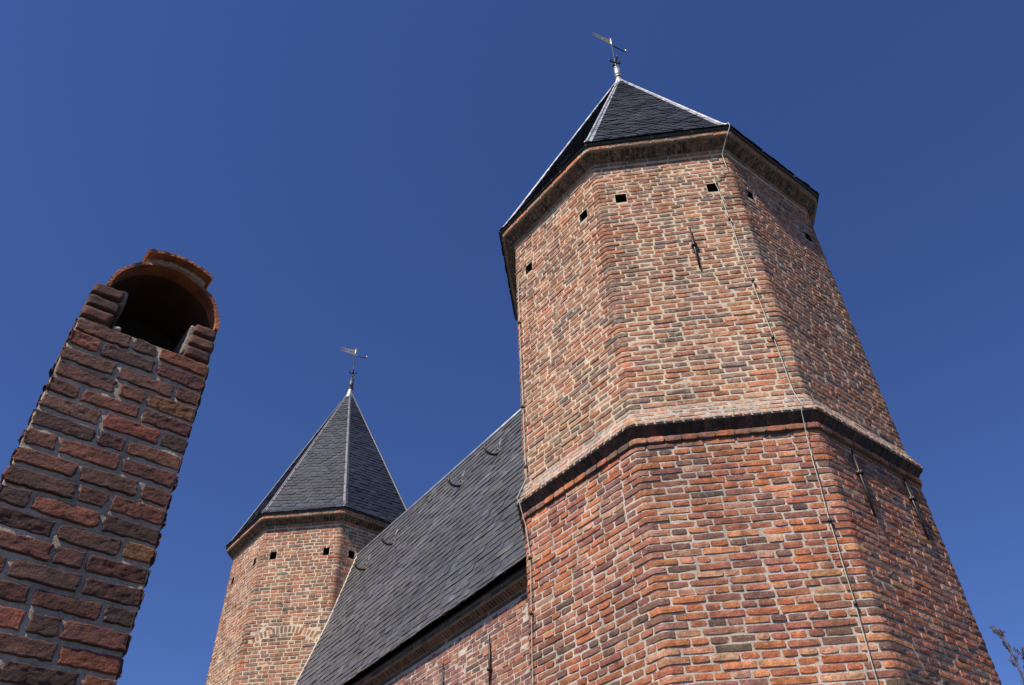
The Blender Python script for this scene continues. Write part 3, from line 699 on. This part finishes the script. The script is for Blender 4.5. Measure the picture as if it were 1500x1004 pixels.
for (a0, a1, nb_, inner) in ((.0, .135, 3, 1), (.447, .562, 3, -1)):
    for q in range(nb_):
        z0_, z1_ = zb + q * .07 + .008, zb + q * .07 + .064
        t0_, t1_ = a0 + rng.uniform(-.004, .006), a1 + rng.uniform(-.01, .006)
        for dq in range(2):
            rough_block(mb, t0_, t1_, z0_, z1_, -.008 + dq * .23 + rng.uniform(-.004, .006), .215 + dq * .23, pick(PAL_CH, 1, .1)[0])
        rough_block(mb, a0 + .012, a1 - .012, z0_ - .012, z0_ + .01, .012, Dc - .02, (1, 1, 1), 3, .006)
# mortar bed carrying the tile ends
rough_block(mb, .098, .15, zb + .14, zb + .235, .008, Dc - .02, (1, 1, 1), 3, .02)
rough_block(mb, .43, .466, zb + .03, zb + .20, .012, Dc - .02, (1, 1, 1), 3, .016)
rough_block(mb, .135, .17, zb - .002, zb + .03, .0, .06, (1, 1, 1), 1, .014)
# closed sooty back of the flue
V = [ORI + ct_ * (.298 + .24 * math.cos(a)) + uz * (zb + .212 + .24 * math.sin(a)) - cn_ * (Dc - .03) for a in np.linspace(0, PI, 17)]
V += [ORI + ct_ * .06 + uz * zb - cn_ * (Dc - .03), ORI + ct_ * .54 + uz * zb - cn_ * (Dc - .03)]; V += [v - cn_ * .03 for v in V]
mb.add(V, [tuple(range(19)), tuple(range(37, 18, -1))] + [(i, 19 + i, 19 + (i + 1) % 19, (i + 1) % 19) for i in range(19)], 2, smooth=False)
rough_block(mb, .13, .45, zb - .004, zb + .02, .17, Dc - .03, (.3, .25, .22), 0, .006)
mb.build('jambs', [M_BR_CH, M_MO_CH, M_HOLE, M_MO_MD], chim)
def arc_tile(name, ct0, cz0, r0, r1, a0, a1, d0, d1, mats, taper=0., n=28, inner_mat=0, parent=chim):
    mb = MB(); V = []; Fs = []; Fi = []; nd = 6
    for i in range(n + 1):
        a = a0 + (a1 - a0) * i / n
        for j in range(nd + 1):
            d = d0 + (d1 - d0) * j / nd
            for r in (r1, r0):
                rr = r * (1 - taper * j / nd) + .0022 * float(vnoise(np.array(i * .9), np.array(j * 1.3 + r * 50), 9))
                dd = d + (.005 * float(vnoise(np.array(i * 1.1), np.array(r * 80.), 3)) if j == 0 else 0)
                V.append(ORI + ct_ * (ct0 + rr * math.cos(a)) + uz * (cz0 + rr * math.sin(a)) - cn_ * dd)
    k = lambda i, j, s: (i * (nd + 1) + j) * 2 + s
    for i in range(n):
        for j in range(nd):
            Fs.append((k(i, j, 0), k(i, j + 1, 0), k(i + 1, j + 1, 0), k(i + 1, j, 0)))
            (Fs if j == 0 else Fi).append((k(i, j, 1), k(i + 1, j, 1), k(i + 1, j + 1, 1), k(i, j + 1, 1)))
        Fs.append((k(i, 0, 0), k(i + 1, 0, 0), k(i + 1, 0, 1), k(i, 0, 1))); Fs.append((k(i, nd, 0), k(i, nd, 1), k(i + 1, nd, 1), k(i + 1, nd, 0)))
    for i in (0, n):
        for j in range(nd):
            q = (k(i, j, 0), k(i, j, 1), k(i, j + 1, 1), k(i, j + 1, 0)); Fs.append(q if i == 0 else q[::-1])
    mb.add(V, Fs + Fi, 0, smooth=True); mb.m[-1][len(Fs):] = 1
    o = mb.build(name, mats, parent)
    md = o.modifiers.new('edge', 'EDGE_SPLIT'); md.split_angle = math.radians(40)
    return o
TZ = 2.632 + Z0
arc_tile('hood_tile', .298, TZ, .236, .252, -.03, PI + .03, -.012, Dc + .01, [M_TILE, M_SOOT])
arc_tile('hood_mortar', .302, TZ, .250, .296, math.radians(62), math.radians(119), .012, Dc - .01, [M_MO_CH, M_MO_CH])
arc_tile('hood_tile', .303, TZ, .296, .312, math.radians(60), math.radians(120.5), -.035, Dc * .75, [M_TILE, M_TILE])

# ------------------------------------------------------------------ bare tree at the right edge
def tree(base, top, seed):
    r_ = np.random.default_rng(seed)
    t = thing('bare_tree', 'bare thin-twigged tree with small buds beyond the near tower, lower right corner', 'tree', tuple(base))
    trunk = MB(); crown = MB(); H = np.linalg.norm(top - base)
    main = [base + (top - base) * q + np.array([math.sin(q * 7) * .10, math.cos(q * 5) * .08, 0]) * (1 - q) * q * 4 for q in np.linspace(0, 1, 12)]
    tube(trunk, main, [.09 * (1 - q) ** .9 + .0045 for q in np.linspace(0, 1, 12)], 7)
    def twig(p, d, L, r, lev):
        n = 6; P = [p]; dd = d.copy()
        for i in range(n):
            dd = dd + r_.normal(0, .13, 3) + np.array([0, 0, .10]); dd /= np.linalg.norm(dd); P.append(P[-1] + dd * L / n)
        tube(crown, P, [r * (1 - .75 * i / n) for i in range(n + 1)], 5)
        for i in range(1, n + 1):
            if lev < 3 and r_.random() < .42:
                a = r_.random() * 2 * PI; e = np.array([math.cos(a), math.sin(a), .5]); e = dd * .7 + e * .6; e /= np.linalg.norm(e)
                twig(P[i], e, L * r_.uniform(.35, .6), r * .6, lev + 1)
            if lev >= 1:
                for _ in range(2):
                    q = P[i] + r_.normal(0, .012, 3); e = r_.normal(0, 1, 3) * .006 + dd * .02
                    tube(crown, [q, q + e, q + e * 2], [.0015, .0048, .0015], 5)
    for i in range(13):
        q = r_.uniform(.45, .99); p = base + (top - base) * q + np.array([math.sin(q * 7) * .10, math.cos(q * 5) * .08, 0]) * (1 - q) * q * 4
        a = r_.random() * 2 * PI; e = np.array([math.cos(a) * .6, math.sin(a) * .6, .8]); e /= np.linalg.norm(e)
        twig(p, e, (1.05 - q) * 1.5 + .12, .007 * (1.3 - q) + .0025, 1)
    bark = plain('bark', (.075, .055, .05), .9, 0, 20, .4, .4)
    trunk.build('trunk', bark, t); crown.build('crown', bark, t)
v = ray(1471, 934); D = 12.0 / v[1]; topp = eye + v * D
tree(np.array([topp[0] + .12, topp[1], 0.]), topp, 5)
# thin cable crossing the gap beside the chimney
cb = thing('overhead_cable', 'thin dark cable crossing low between the chimney and the far tower', 'cable', tuple((eye + ray(150, 996) * 9) * np.array([1, 1, 0])))
mb = MB(); pa = eye + ray(120, 986) * 9.; pb = eye + ray(235, 1016) * 9.5
tube(mb, [pa + (pb - pa) * q - uz * .04 * math.sin(PI * q) for q in np.linspace(0, 1, 9)], .008, 6); mb.build('wire', M_IRON, cb)

# ------------------------------------------------------------------ ground
m, nt, b = mat('ground_gravel_grass'); co = N(nt, 'ShaderNodeTexCoord').outputs['Object']
c = ramp(nt, noise(nt, .15, 6, .6, co), [(.4, (.035, .05, .018)), (.6, (.09, .08, .062))]); c = mix(nt, c, ramp(nt, noise(nt, 25, 5, .7, co), [(.3, .6), (.7, 1.3)]), 1., 'MULTIPLY')
nt.links.new(c, b.inputs['Base Color']); b.inputs['Roughness'].default_value = .95
mb = MB(); g = np.concatenate([-np.geomspace(3000, 20, 8), np.linspace(-15, 15, 7), np.geomspace(20, 3000, 8)]); X, Y = np.meshgrid(g, g, indexing='ij')
V = np.column_stack([X.ravel(), Y.ravel() + 8, 0 * X.ravel()]); mb.add(V, grid_faces(len(g), len(g), 1), 0)
o = mb.build('ground', m); o['kind'] = 'structure'
